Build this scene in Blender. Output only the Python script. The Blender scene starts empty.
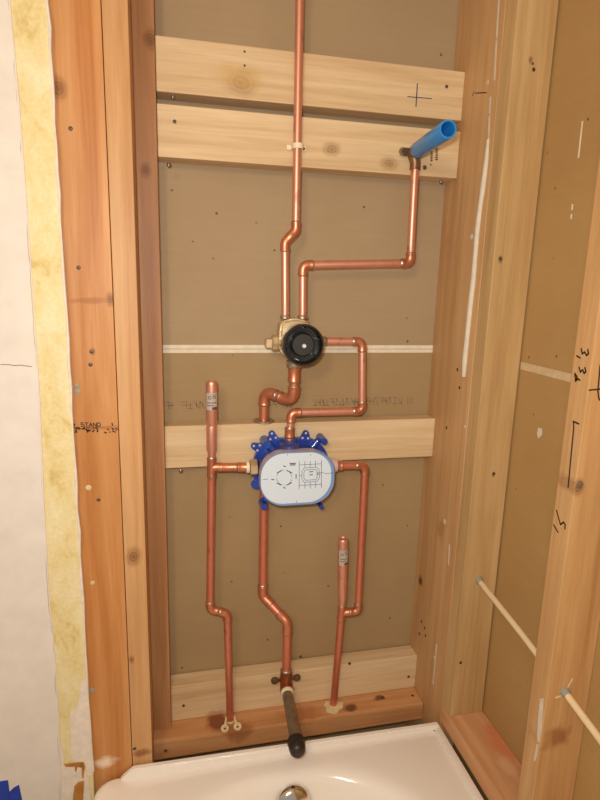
import bpy, bmesh, math, random
from mathutils import Vector, Matrix
random.seed(7)
SC = bpy.context.scene
COL = SC.collection

# ------------------------------------------------------------------ camera
F_PX = 561.87
CAM = Vector((-0.57268, -0.98684, 1.44836))
R_ = Vector((0.97528, -0.219356, 0.026671))      # right
F_ = Vector((0.220076, 0.953368, -0.206534))     # forward
U_ = Vector((0.019877, 0.207299, 0.978076))      # up
cd = bpy.data.cameras.new('camera'); cam = bpy.data.objects.new('camera', cd); COL.objects.link(cam)
cd.sensor_fit = 'VERTICAL'; cd.sensor_height = 24.0; cd.lens = F_PX / 800 * 24.0
cd.clip_start = 0.01
M = Matrix.Identity(4)
for i in range(3):
    M[i][0] = R_[i]; M[i][1] = U_[i]; M[i][2] = -F_[i]; M[i][3] = CAM[i]
cam.matrix_world = M
SC.camera = cam

# ------------------------------------------------------------------ light
SC.view_settings.view_transform = 'Standard'; SC.view_settings.look = 'None'
SC.view_settings.gamma = 1.0; SC.view_settings.use_curve_mapping = False
SC.view_settings.exposure = 0.07
w = bpy.data.worlds.new('world'); SC.world = w; w.use_nodes = True
w.node_tree.nodes['Background'].inputs[0].default_value = (1.0, 0.85, 0.68, 1)
w.node_tree.nodes['Background'].inputs[1].default_value = 0.40
fl = bpy.data.lights.new('camera_flash', 'AREA'); fl.shape = 'RECTANGLE'; fl.size = 0.045; fl.size_y = 0.03
fl.energy = 6.6; fl.color = (1.0, 0.975, 0.94)
flo = bpy.data.objects.new('camera_flash', fl); COL.objects.link(flo)
flo.location = CAM - R_ * 0.035 + U_ * 0.05 + F_ * 0.0
flo.rotation_euler = (-(F_ + U_ * .06 - R_ * .04)).to_track_quat('Z', 'Y').to_euler()
bu = bpy.data.lights.new('room_bulb', 'POINT'); bu.energy = 24.0; bu.color = (1.0, 0.77, 0.50); bu.shadow_soft_size = 0.12
buo = bpy.data.objects.new('room_bulb', bu); COL.objects.link(buo); buo.location = (-1.0, -1.5, 1.95)

# ------------------------------------------------------------------ helpers
def at(u, v, X=None, Y=None, Z=None):
    """pixel of the photo -> point on the plane X=, Y= or Z="""
    d = F_ + R_ * ((u - 299.44) / F_PX) - U_ * ((v - 400.39) / F_PX)
    if X is not None: t = (X - CAM.x) / d.x
    elif Y is not None: t = (Y - CAM.y) / d.y
    else: t = (Z - CAM.z) / d.z
    return CAM + d * t

def lin(r, g, b):
    f = lambda c: (c / 255 / 12.92) if c / 255 <= .04045 else ((c / 255 + .055) / 1.055) ** 2.4
    return (f(r), f(g), f(b), 1)

ORG = {}
def org(o): return ORG.get(o, Vector((0, 0, 0)))

def tag(o, label, cat, group=None):
    o['label'] = label; o['category'] = cat
    if group: o['group'] = group
    return o

def thing(name, label, cat, loc, group=None):
    o = bpy.data.objects.new(name, None); COL.objects.link(o)
    o.empty_display_size = 0.02
    o.location = loc; ORG[o] = Vector(loc)
    return tag(o, label, cat, group)

def obj(name, bm, mat, parent=None, smooth=False, origin=None):
    """bm in world coordinates -> one mesh object"""
    bmesh.ops.recalc_face_normals(bm, faces=bm.faces[:])
    o_w = org(parent) if parent else Vector(origin if origin else (0, 0, 0))
    bmesh.ops.translate(bm, verts=bm.verts[:], vec=-o_w)
    me = bpy.data.meshes.new(name); bm.to_mesh(me); bm.free()
    if smooth:
        for p in me.polygons: p.use_smooth = True
        try: me.set_sharp_from_angle(angle=math.radians(42))
        except Exception: pass
    me.materials.append(mat)
    o = bpy.data.objects.new(name, me); COL.objects.link(o)
    if parent: o.parent = parent
    else: o.location = o_w
    ORG[o] = o_w
    return o

def bm_box(x0, x1, y0, y1, z0, z1, bev=0.0, bm=None, seg=1):
    b = bmesh.new()
    bmesh.ops.create_cube(b, size=1)
    for v in b.verts:
        v.co = Vector((x0 + (v.co.x + .5) * (x1 - x0), y0 + (v.co.y + .5) * (y1 - y0), z0 + (v.co.z + .5) * (z1 - z0)))
    if bev > 0:
        bmesh.ops.bevel(b, geom=b.edges[:], offset=bev, segments=seg, affect='EDGES', profile=.6)
    if bm is not None:
        me = bpy.data.meshes.new('tmp'); b.to_mesh(me); b.free(); bm.from_mesh(me); bpy.data.meshes.remove(me); return bm
    return b

def tube(pts, rad, seg=20, caps=True, bm=None):
    bm = bm or bmesh.new()
    pts = [Vector(p) for p in pts]
    n = len(pts)
    if not isinstance(rad, (list, tuple)): rad = [rad] * n
    tan = []
    for i in range(n):
        a = pts[max(i - 1, 0)]; b = pts[min(i + 1, n - 1)]
        if (b - a).length < 1e-9: b = pts[min(i + 2, n - 1)]; a = pts[max(i - 2, 0)]
        tan.append((b - a).normalized())
    up = Vector((0, 0, 1)) if abs(tan[0].z) < .9 else Vector((1, 0, 0))
    nrm = (up - tan[0] * up.dot(tan[0])).normalized()
    rings = []
    for i in range(n):
        nrm = (nrm - tan[i] * nrm.dot(tan[i])).normalized()
        bi = tan[i].cross(nrm)
        rings.append([bm.verts.new(pts[i] + (nrm * math.cos(2 * math.pi * k / seg) + bi * math.sin(2 * math.pi * k / seg)) * rad[i]) for k in range(seg)])
    for i in range(n - 1):
        for k in range(seg):
            bm.faces.new((rings[i][k], rings[i][(k + 1) % seg], rings[i + 1][(k + 1) % seg], rings[i + 1][k]))
    if caps:
        bm.faces.new(rings[0][::-1]); bm.faces.new(rings[-1])
    return bm

def lathe(base, axis, prof, seg=28, bm=None, caps=True):
    """prof: [(distance along axis, radius)]"""
    axis = Vector(axis).normalized()
    return tube_dir(Vector(base), axis, prof, seg, bm, caps)

def tube_dir(base, axis, prof, seg, bm, caps=True):
    bm = bm or bmesh.new()
    up = Vector((0, 0, 1)) if abs(axis.z) < .9 else Vector((1, 0, 0))
    n = (up - axis * up.dot(axis)).normalized(); b = axis.cross(n)
    rings = []
    for d, r in prof:
        rings.append([bm.verts.new(base + axis * d + (n * math.cos(2 * math.pi * k / seg) + b * math.sin(2 * math.pi * k / seg)) * max(r, 1e-5)) for k in range(seg)])
    for i in range(len(rings) - 1):
        for k in range(seg):
            bm.faces.new((rings[i][k], rings[i][(k + 1) % seg], rings[i + 1][(k + 1) % seg], rings[i + 1][k]))
    if caps:
        bm.faces.new(rings[0][::-1]); bm.faces.new(rings[-1])
    return bm

def prism(poly, d, bm=None):
    """poly: world points (planar), extruded by vector d"""
    bm = bm or bmesh.new()
    a = [bm.verts.new(Vector(p)) for p in poly]; b = [bm.verts.new(Vector(p) + Vector(d)) for p in poly]
    n = len(a)
    bm.faces.new(a[::-1]); bm.faces.new(b)
    for i in range(n): bm.faces.new((a[i], a[(i + 1) % n], b[(i + 1) % n], b[i]))
    return bm

def strokes(lines, plane, off, width, thick=0.0003, bm=None):
    """flat ink lines: pixel polylines laid on the plane ('X'|'Y'|'Z', value); off = sign of outward normal"""
    ax, val = plane
    nrm = {'X': Vector((1, 0, 0)), 'Y': Vector((0, 1, 0)), 'Z': Vector((0, 0, 1))}[ax] * off
    bm = bm or bmesh.new()
    for ln in lines:
        P = [at(u, v, **{ax: val}) for (u, v) in ln]
        ln3(bm, P, nrm, width, thick)
    return bm

def ln3(bm, P, nrm, width, thick):
    for a, b in zip(P[:-1], P[1:]):
        d = (b - a)
        if d.length < 1e-6: continue
        d = d.normalized(); s = d.cross(nrm).normalized() * width / 2
        a2 = a - d * width * .25; b2 = b + d * width * .25
        prism([a2 - s, b2 - s, b2 + s, a2 + s], nrm * thick, bm)

# ------------------------------------------------------------------ materials
def nodes(name):
    m = bpy.data.materials.new(name); m.use_nodes = True
    nt = m.node_tree
    return m, nt, nt.nodes['Principled BSDF']

def N(nt, t, **k):
    n = nt.nodes.new(t)
    for a, b in k.items():
        if a in n.inputs.keys() if isinstance(a, str) else False: n.inputs[a].default_value = b
        else: setattr(n, a, b)
    return n

def ramp(nt, stops):
    r = nt.nodes.new('ShaderNodeValToRGB')
    while len(r.color_ramp.elements) < len(stops): r.color_ramp.elements.new(.5)
    for e, (p, c) in zip(r.color_ramp.elements, stops): e.position = p; e.color = c if len(c) == 4 else (*c, 1)
    return r

def noise(nt, vec, scale, detail=4, rough=.55, dist=0):
    n = nt.nodes.new('ShaderNodeTexNoise'); n.inputs['Scale'].default_value = scale
    n.inputs['Detail'].default_value = detail; n.inputs['Roughness'].default_value = rough; n.inputs['Distortion'].default_value = dist
    if vec is not None: nt.links.new(vec, n.inputs['Vector'])
    return n

def mapping(nt, scale=(1, 1, 1), loc=(0, 0, 0)):
    tc = nt.nodes.new('ShaderNodeTexCoord'); mp = nt.nodes.new('ShaderNodeMapping')
    mp.inputs['Scale'].default_value = scale; mp.inputs['Location'].default_value = loc
    nt.links.new(tc.outputs['Object'], mp.inputs['Vector'])
    return mp.outputs['Vector']

def mix(nt, fac, a, b, mode='MIX'):
    m = nt.nodes.new('ShaderNodeMixRGB'); m.blend_type = mode
    for i, x in ((0, fac), (1, a), (2, b)):
        if hasattr(x, 'is_output') or isinstance(x, bpy.types.NodeSocket): nt.links.new(x, m.inputs[i])
        else: m.inputs[i].default_value = x
    return m.outputs[0]

def mathn(nt, op, a, b=None):
    m = nt.nodes.new('ShaderNodeMath'); m.operation = op
    for i, x in enumerate((a, b)):
        if x is None: continue
        if isinstance(x, bpy.types.NodeSocket): nt.links.new(x, m.inputs[i])
        else: m.inputs[i].default_value = x
    return m.outputs[0]

def bump(nt, bs, h, strength=.2, dist=.002):
    b = nt.nodes.new('ShaderNodeBump'); b.inputs['Strength'].default_value = strength; b.inputs['Distance'].default_value = dist
    nt.links.new(h, b.inputs['Height']); nt.links.new(b.outputs[0], bs.inputs['Normal'])

def wood(name, light, mid, dark, axis='z', rough=.6, knots=(), kcol=(110, 68, 36), var=.5, seed=0, origin=(0, 0, 0), stains=(), face='y'):
    """knots / stains: (world point, radius) painted as growth marks; axis is the grain direction"""
    m, nt, bs = nodes(name)
    g = {'x': (2.2, 42, 42), 'y': (42, 2.2, 42), 'z': (42, 42, 2.2)}[axis]
    L = (seed * 1.37, seed * 2.11, seed * .73)
    v = mapping(nt, g, L)
    n1 = noise(nt, v, 1.0, 3, .5, .6)
    r1 = ramp(nt, [(.16, lin(*dark)), (.46, lin(*mid)), (.74, lin(*light))])
    nt.links.new(n1.outputs['Fac'], r1.inputs[0])
    g2 = tuple(x * 5 for x in g)
    n2 = noise(nt, mapping(nt, g2, L), 1.0, 3, .6)
    c = mix(nt, .22, r1.outputs[0], ramp_of(nt, n2.outputs['Fac'], (.55, .55, .55), (1.12, 1.12, 1.12)), 'MULTIPLY')
    gl = {'x': (1.2, 5, 5), 'y': (5, 1.2, 5), 'z': (5, 5, 1.2)}[axis]
    n3 = noise(nt, mapping(nt, gl, (L[1], L[2], L[0])), 1.4, 2, .5)
    c = mix(nt, var, c, ramp_of(nt, n3.outputs['Fac'], (.78, .72, .64), (1.14, 1.14, 1.14)), 'MULTIPLY')
    tc = nt.nodes.new('ShaderNodeTexCoord')
    wob = noise(nt, mapping(nt, (30, 30, 30)), 1, 2)
    for (p, rad) in knots:
        lp = Vector(p) - Vector(origin)
        sub = nt.nodes.new('ShaderNodeVectorMath'); sub.operation = 'SUBTRACT'
        nt.links.new(tc.outputs['Object'], sub.inputs[0]); sub.inputs[1].default_value = lp
        scl = nt.nodes.new('ShaderNodeVectorMath'); scl.operation = 'MULTIPLY'
        s = {'x': [.7, 1, 1], 'y': [1, .7, 1], 'z': [1, 1, .7]}[axis]
        s['xyz'.index(face)] = 0.15
        nt.links.new(sub.outputs[0], scl.inputs[0]); scl.inputs[1].default_value = s
        ln = nt.nodes.new('ShaderNodeVectorMath'); ln.operation = 'LENGTH'; nt.links.new(scl.outputs[0], ln.inputs[0])
        d = mathn(nt, 'DIVIDE', ln.outputs['Value'], rad)
        d = mathn(nt, 'ADD', d, mathn(nt, 'MULTIPLY', mathn(nt, 'SUBTRACT', wob.outputs['Fac'], .5), .7))
        k = ramp_of(nt, d, (1, 1, 1), (0, 0, 0), .25, 1.0)
        ring = mathn(nt, 'MULTIPLY_ADD', mathn(nt, 'SINE', mathn(nt, 'MULTIPLY', d, 22)), .14)
        ring.node.inputs[2].default_value = .72
        fac = mathn(nt, 'MULTIPLY', k, ring)
        c = mix(nt, fac, c, lin(*kcol))
    for (p, rad, col, strength) in stains:
        lp = Vector(p) - Vector(origin)
        sub = nt.nodes.new('ShaderNodeVectorMath'); sub.operation = 'SUBTRACT'
        nt.links.new(tc.outputs['Object'], sub.inputs[0]); sub.inputs[1].default_value = lp
        scl = nt.nodes.new('ShaderNodeVectorMath'); scl.operation = 'DIVIDE'
        nt.links.new(sub.outputs[0], scl.inputs[0]); scl.inputs[1].default_value = rad
        ln = nt.nodes.new('ShaderNodeVectorMath'); ln.operation = 'LENGTH'; nt.links.new(scl.outputs[0], ln.inputs[0])
        d = mathn(nt, 'ADD', ln.outputs['Value'], mathn(nt, 'MULTIPLY', mathn(nt, 'SUBTRACT', wob.outputs['Fac'], .5), 1.6))
        k = ramp_of(nt, d, (1, 1, 1), (0, 0, 0), .45, 1.0)
        c = mix(nt, mathn(nt, 'MULTIPLY', k, strength), c, lin(*col))
    nt.links.new(c, bs.inputs['Base Color'])
    bs.inputs['Roughness'].default_value = rough; bs.inputs['Specular IOR Level'].default_value = .3
    bump(nt, bs, n2.outputs['Fac'], .25, .0012)
    return m

def ramp_of(nt, fac, a, b, p0=.3, p1=.7):
    r = ramp(nt, [(p0, a), (p1, b)]); nt.links.new(fac, r.inputs[0]); return r.outputs[0]

def plain(name, rgb, rough=.5, metal=0, spec=.5, nscale=0, namt=.15, coat=0, trans=0, bumps=0):
    m, nt, bs = nodes(name)
    bs.inputs['Roughness'].default_value = rough; bs.inputs['Metallic'].default_value = metal
    bs.inputs['Specular IOR Level'].default_value = spec; bs.inputs['Coat Weight'].default_value = coat
    bs.inputs['Transmission Weight'].default_value = trans
    bs.inputs['Base Color'].default_value = lin(*rgb)
    if nscale:
        n = noise(nt, mapping(nt), nscale, 4)
        c = mix(nt, 1.0, lin(*rgb), ramp_of(nt, n.outputs['Fac'], (1 - namt,) * 3, (1 + namt,) * 3), 'MULTIPLY')
        nt.links.new(c, bs.inputs['Base Color'])
        if bumps: bump(nt, bs, n.outputs['Fac'], bumps, .002)
    return m

def paperboard(name, rgb, dark, rough=.75):
    """brown gypsum-board paper: mottled, with sparse dark specks"""
    m, nt, bs = nodes(name)
    n = noise(nt, mapping(nt), 5, 5, .6)
    c = mix(nt, n.outputs['Fac'], lin(*rgb), lin(*dark))
    n2 = noise(nt, mapping(nt, (6, 6, 120)), 1, 3)
    c = mix(nt, .10, c, ramp_of(nt, n2.outputs['Fac'], (.75, .75, .75), (1.15, 1.15, 1.15)), 'MULTIPLY')
    vo = nt.nodes.new('ShaderNodeTexVoronoi'); vo.inputs['Scale'].default_value = 26; nt.links.new(mapping(nt), vo.inputs['Vector'])
    sp = ramp_of(nt, vo.outputs['Distance'], (1, 1, 1), (0, 0, 0), .045, .09)
    sel = nt.nodes.new('ShaderNodeSeparateColor'); nt.links.new(vo.outputs['Color'], sel.inputs[0])
    gate = ramp_of(nt, sel.outputs[0], (0, 0, 0), (1, 1, 1), .52, .54)
    c = mix(nt, mathn(nt, 'MULTIPLY', sp, mathn(nt, 'MULTIPLY', gate, .75)), c, lin(58, 40, 24))
    nt.links.new(c, bs.inputs['Base Color']); bs.inputs['Roughness'].default_value = rough
    bs.inputs['Specular IOR Level'].default_value = .25
    bump(nt, bs, n.outputs['Fac'], .15, .003)
    return m

def copper(name, a, b, tarn, rough=.34, metal=.85):
    m, nt, bs = nodes(name)
    n = noise(nt, mapping(nt, (18, 18, 7)), 1, 4, .6, .5)
    c = mix(nt, n.outputs['Fac'], lin(*a), lin(*b))
    n2 = noise(nt, mapping(nt, (55, 55, 25)), 1, 5, .65)
    c = mix(nt, ramp_of(nt, n2.outputs['Fac'], (0, 0, 0), (.6, .6, .6), .56, .74), c, lin(*tarn))
    nt.links.new(c, bs.inputs['Base Color'])
    bs.inputs['Metallic'].default_value = metal
    rr = nt.nodes.new('ShaderNodeMapRange'); rr.inputs[3].default_value = rough - .06; rr.inputs[4].default_value = rough + .16
    nt.links.new(n2.outputs['Fac'], rr.inputs[0]); nt.links.new(rr.outputs[0], bs.inputs['Roughness'])
    return m

MT = {}
MT['copper'] = copper('copper', (236, 178, 154), (220, 150, 124), (136, 80, 60), .37, .74)
MT['copper_red'] = copper('copper_red', (230, 148, 120), (210, 124, 96), (134, 70, 50), .38, .72)
MT['copper_fit'] = copper('copper_fitting', (228, 156, 122), (196, 118, 84), (110, 68, 46), .34, .78)
MT['solder'] = plain('solder', (176, 158, 138), .4, .8, nscale=120, namt=.35)
MT['brass'] = plain('brass', (202, 178, 138), .42, .6, nscale=60, namt=.25)
MT['bronze_dark'] = plain('bronze_dark', (134, 104, 78), .42, .75, nscale=80, namt=.3)
MT['bronze_red'] = plain('bronze_red', (170, 108, 72), .38, .8, nscale=80, namt=.3)
MT['steel'] = plain('steel', (150, 145, 138), .4, .9, nscale=90, namt=.3)
MT['nail'] = plain('nail', (92, 84, 76), .5, .6, nscale=60, namt=.3)
MT['galv'] = plain('galvanised_pipe', (142, 126, 104), .42, .6, nscale=60, namt=.25)
MT['iron'] = plain('black_iron', (52, 44, 38), .42, .3, nscale=60, namt=.3)
MT['black_plastic'] = plain('black_plastic', (24, 24, 24), .28, 0, .6, coat=.3)
MT['black_dull'] = plain('black_dull', (40, 40, 38), .45)
MT['ink'] = plain('ink', (40, 26, 16), .7)
MT['ink_blue'] = plain('ink_blue', (70, 66, 110), .7)
MT['pencil'] = plain('pencil', (120, 100, 80), .7)
MT['ink_grey'] = plain('stamp_grey', (138, 118, 90), .8)
MT['ink_black'] = plain('print_black', (42, 44, 48), .6)
MT['white_plastic'] = plain('white_plastic', (232, 220, 190), .45)
MT['white_label'] = plain('white_label', (212, 226, 240), .35, coat=.2)
MT['paper_label'] = plain('paper_label', (182, 172, 164), .5)
MT['lightblue'] = plain('lightblue_plastic', (122, 156, 208), .3, coat=.2)
MT['cover_side'] = plain('cover_side', (196, 178, 178), .35, nscale=20, namt=.1)
MT['blue'] = plain('blue_plastic', (28, 66, 158), .3, coat=.3, nscale=30, namt=.25)
MT['blue_dark'] = plain('blue_dark_plastic', (62, 66, 128), .35, nscale=30, namt=.3)
MT['blue_nipple'] = plain('blue_nipple', (36, 138, 214), .35, coat=.2)
MT['blue_inner'] = plain('blue_inner', (24, 104, 196), .4)
MT['enamel'] = plain('enamel', (246, 240, 232), .12, 0, .5, coat=.6)
MT['chrome'] = plain('chrome', (220, 216, 210), .12, 1)
MT['caulk'] = plain('caulk', (212, 202, 184), .6, nscale=60, namt=.08)
MT['foam'] = plain('dried_caulk', (214, 196, 150), .7, nscale=60, namt=.15)
MT['tape_white'] = plain('joint_tape', (226, 216, 194), .8, nscale=60, namt=.08)
MT['tape_tan'] = plain('joint_tape_tan', (204, 180, 140), .8, nscale=60, namt=.08)
MT['tape_edge'] = plain('joint_line', (186, 168, 136), .8)
MT['plaster'] = plain('plaster', (222, 214, 204), .8, nscale=25, namt=.05, bumps=.3)
MT['plaster_raw'] = plain('plaster_raw', (226, 214, 200), .85, nscale=60, namt=.1, bumps=.4)
MT['glue'] = plain('brown_glue', (178, 122, 56), .4, nscale=50, namt=.3)
MT['painter_tape'] = plain('painter_tape', (36, 66, 170), .55, nscale=80, namt=.2)
MT['cable'] = plain('cable_sheath', (226, 204, 164), .5, nscale=30, namt=.06)
MT['clip_grey'] = plain('clip_grey', (150, 146, 134), .6)
MT['felt'] = plain('felt', (28, 22, 18), .9)
MT['gypsum_back'] = paperboard('gypsum_back', (176, 154, 122), (160, 136, 104))
MT['gypsum_low'] = paperboard('gypsum_low', (173, 148, 110), (154, 128, 90))
MT['gypsum_right'] = paperboard('gypsum_right', (184, 150, 98), (168, 130, 78))
MT['ceiling'] = plain('ceiling_paint', (225, 215, 200), .8, nscale=20, namt=.04)
MT['subfloor'] = plain('subfloor', (150, 120, 84), .8, nscale=20, namt=.2)

def yellow_paper():
    m, nt, bs = nodes('old_yellow_paper')
    n = noise(nt, mapping(nt, (14, 14, 9)), 1.6, 5, .65, .4)
    r = ramp(nt, [(.30, lin(204, 176, 108)), (.44, lin(224, 206, 148)), (.66, lin(232, 220, 178))]); nt.links.new(n.outputs['Fac'], r.inputs[0])
    n2 = noise(nt, mapping(nt), 160, 3); 
    c = mix(nt, .3, r.outputs[0], ramp_of(nt, n2.outputs['Fac'], (.7, .7, .7), (1.1, 1.1, 1.1)), 'MULTIPLY')
    nt.links.new(c, bs.inputs['Base Color']); bs.inputs['Roughness'].default_value = .7; bump(nt, bs, n2.outputs['Fac'], .35, .002)
    return m
MT['yellow'] = yellow_paper()

# ------------------------------------------------------------------ dimensions
YF = 0.0            # front face of the front studs
YBACK = 0.18        # face of the gypsum board at the back of the bay
XL = -0.591         # left side of the bay
XR = 0.0            # right side of the bay, inner face of the long wall
XGR = 0.080         # gypsum board in the long wall
ZTOP = 2.40
PLATE_Z = 0.4684
RPLATE_Z = 0.533
YPLATE = 0.0812

# ------------------------------------------------------------------ setting
def struct(o): o['kind'] = 'structure'; return o
struct(obj('floor', bm_box(-1.7, .4, -2.2, .35, -.05, 0), MT['subfloor'], origin=(-.65, -.9, -.05)))
struct(obj('ceiling', bm_box(-1.7, .4, -2.2, .35, ZTOP, ZTOP + .02), MT['ceiling'], origin=(-.65, -.9, ZTOP)))
wb = bpy.data.objects.new('wall_back', None); COL.objects.link(wb); wb.location = (-.4, YBACK, 0); ORG[wb] = Vector((-.4, YBACK, 0)); struct(wb)
obj('gypsum_panel', bm_box(-.80, .045, YBACK, YBACK + .0127, 0, 1.306), MT['gypsum_low'], wb)
obj('gypsum_panel', bm_box(-.80, .045, YBACK, YBACK + .0127, 1.3065, ZTOP), MT['gypsum_back'], wb)
wr = struct(obj('wall_right', bm_box(XGR, XGR + .0127, -1.9, .179, 0, ZTOP), MT['gypsum_right'], origin=(XGR, -.9, 0)))
XWL = at(70.5, 400, Y=-.0127).x
wl = struct(obj('wall_left', bm_box(-1.65, XWL, -.0127, 0, 0, ZTOP, .001), MT['yellow'], origin=(-1.1, 0, 0)))

# joint tape on the two gypsum boards: pale band with a brighter line
obj('joint_tape', bm_box(XL, XR, YBACK - .0012, YBACK, 1.299, 1.3155), MT['tape_white'], wb)
obj('joint_line', bm_box(XL, XR, YBACK - .0018, YBACK - .0011, 1.3065, 1.3080), MT['tape_edge'], wb)
obj('joint_tape', bm_box(XGR - .0012, XGR, -1.5, -.038, 1.2945, 1.3090), MT['tape_tan'], wr)

# faint stamped line on the back board
def stamp(seed, x0, x1, z0, h, gap):
    rnd = random.Random(seed); bm = bmesh.new(); x = x0
    nrm = Vector((0, -1, 0))
    while x < x1:
        wdt = h * rnd.uniform(.5, .75)
        y = YBACK - .0001
        segs = [((0, 0), (0, 1)), ((1, 0), (1, 1)), ((0, 1), (1, 1)), ((0, 0), (1, 0)), ((0, .5), (1, .5)), ((0, 1), (1, 0)), ((.5, 0), (.5, 1))]
        for s in rnd.sample(segs, 3):
            P = [Vector((x + q[0] * wdt, y, z0 + q[1] * h)) for q in s]
            ln3(bm, P, nrm, .0017, .0003)
        x += wdt + gap
        if rnd.random() < .14: x += h * .8
    return bm
zs = at(180, 409, Y=YBACK).z
obj('stamped_lettering', stamp(3, at(164, 405, Y=YBACK).x, at(208, 405, Y=YBACK).x, zs, .0145, .0028), MT['ink_grey'], wb)['kind'] = 'stuff'
obj('stamped_lettering', stamp(5, at(272, 405, Y=YBACK).x, at(290, 405, Y=YBACK).x, zs - .002, .0145, .0028), MT['ink_grey'], wb)['kind'] = 'stuff'
obj('stamped_lettering', stamp(8, at(312, 405, Y=YBACK).x, at(409, 405, Y=YBACK).x, zs, .0145, .0026), MT['ink_grey'], wb)['kind'] = 'stuff'

# thick new skim coat left of the old yellow strip, with a ragged edge
rnd = random.Random(11)
edge = [(-2 + 0, -60), (8, 0), (17, 100), (25, 200), (32, 300), (38, 400), (42, 500), (48, 600), (54, 660), (57, 720), (60, 800), (66, 900)]
poly = []
for (a, b), (c, d) in zip(edge[:-1], edge[1:]):
    for k in range(6):
        t = k / 6
        poly.append(at(a + (c - a) * t + rnd.uniform(-.9, .9), b + (d - b) * t, Y=-.0127))
poly.append(at(*edge[-1], Y=-.0127))
poly = [Vector((p.x, -.0127, min(p.z, ZTOP - .01))) for p in poly]
zt = ZTOP - .01
poly = [Vector((poly[0].x, -.0127, zt))] + [p for p in poly if p.z < zt - .001] + [Vector((poly[-1].x, -.0127, .01)), Vector((-1.64, -.0127, .01)), Vector((-1.64, -.0127, zt))]
obj('skim_coat', prism(poly, (0, -.0022, 0)), MT['plaster'], wl)
# hair crack in the skim coat
obj('crack', strokes([[(0, 365), (8, 365), (14, 366), (20, 365.5), (31, 367)]], ('Y', -.015), -1, .0011), MT['pencil'], wl)
# ridge of compound between coat and yellow strip
pts = [at(a + .6, b, Y=-.0132) for a, b in edge[1:-1]]
obj('compound_ridge', tube(pts, [.0016 + .0006 * math.sin(i * 1.7) for i in range(len(pts))], 8), MT['plaster'], wl, True)
# ragged white edge of the cut board
pts = []
for k in range(34):
    v = -20 + k * 24; u = 49.6 + (88.5 - 49.6) * (v / 800) * 1.03
    p_ = at(u, v, Y=-.0125); pts.append(Vector((XWL + rnd.uniform(-.0012, .0012), -.0125, p_.z)))
obj('torn_paper_edge', tube(pts, [rnd.uniform(.0012, .003) for _ in pts], 7), MT['plaster_raw'], wl, True)
# bare plaster patch and brown glue drips low on the strip
def patch(name, px, plane_y, mat, parent, th=.0008, jit=.5):
    P = [at(u + rnd.uniform(-jit, jit), v + rnd.uniform(-jit, jit), Y=plane_y) for u, v in px]
    P = [Vector((XWL if (p.x > XWL - .006 and name == 'bare_plaster_patch') else p.x, p.y, p.z)) for p in P]
    return obj(name, prism(P, (0, -th, 0)), mat, parent)
patch('bare_plaster_patch', [(88, 680), (80, 683), (79, 700), (75, 709), (70, 712), (70, 735), (71, 760), (84, 763), (87, 776), (90, 776)], -.0127, MT['plaster_raw'], wl)
patch('bare_plaster_patch', [(57, 733), (62, 748), (64, 764), (74, 767), (84, 767), (88, 779), (91, 812), (60, 815)], -.0127, MT['plaster_raw'], wl)
patch('glue_drip', [(63, 764), (83, 762), (84, 767), (83, 778), (81, 778), (81, 768), (77, 767), (76, 772), (74, 771), (74, 767), (65, 767)], -.0137, MT['glue'], wl)
patch('glue_drip', [(74, 786), (78, 782), (84, 781), (83, 792), (82, 806), (72, 808), (73, 795)], -.0137, MT['glue'], wl)

# ------------------------------------------------------------------ framing lumber
def lumber(name, label, box, mat_args, cat='stud', bev=.0015, group=None):
    x0, x1, y0, y1, z0, z1 = box
    o0 = ((x0 + x1) / 2, (y0 + y1) / 2, z0)
    a = dict(mat_args); a['origin'] = o0
    o = obj(name, bm_box(*box, bev, seg=2), wood(name + '_wood', **a), None, origin=o0)
    tag(o, label, cat, group)
    return o

Yn = YF
# framing
stA = lumber('stud', 'orange-brown wide stud with black ink stamp beside the yellow drywall edge', (-.757, -.6665, 0, .038, 0, ZTOP),
    dict(light=(208, 156, 102), mid=(194, 134, 78), dark=(172, 106, 52), seed=1, rough=.45, var=.55, kcol=(110, 62, 28),
         knots=[(at(58, 88, Y=0), .016), (at(92, 352, Y=0), .007), (at(110, 300, Y=0), .010)],
         stains=[(at(88, 301, Y=0), (.040, .05, .006), (150, 88, 40), .55), (at(96, 428, Y=0), (.045, .05, .006), (90, 48, 26), .45), (at(104, 762, Y=0), (.030, .05, .020), (236, 220, 198), .95)]))
stB = lumber('stud', 'narrow pale tan stud edge standing between orange stamped stud and dark brown stud', (-.6655, -.6275, 0, .080, 0, ZTOP),
    dict(light=(206, 162, 114), mid=(198, 150, 100), dark=(180, 128, 78), seed=2, rough=.5, var=.4,
         knots=[(at(133, 557, Y=0), .017), (at(131, 660, Y=0), .008)], stains=[(at(140, 754, Y=0), (.022, .05, .012), (120, 62, 34), .7)]))
stC = lumber('stud', 'dark reddish-brown stud set back at the pipe bay, standing on the bottom plate', (-.637, XL - .0005, .118, .179, PLATE_Z, ZTOP),
    dict(light=(188, 140, 96), mid=(172, 122, 80), dark=(146, 98, 62), seed=3, rough=.5, var=.6,
         knots=[(at(150, 40, Y=.118), .015), (at(145, 170, Y=.118), .012)]))
stR = lumber('stud', 'deep reddish corner stud with a white caulk bead, right side of the pipe bay', (XR, .0385, .0005, .1795, 0, ZTOP),
    dict(light=(212, 173, 126), mid=(201, 159, 111), dark=(185, 138, 91), seed=4, rough=.5, var=.6, face='x',
         knots=[(at(420, 580, X=0), .013)], stains=[(at(440, 250, X=0), (.02, .05, .10), (180, 130, 86), .5), (at(440, 530, X=0), (.05, .02, .03), (150, 90, 50), .4), (at(420, 581, X=0), (.05, .012, .015), (84, 46, 26), .9)]))
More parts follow.
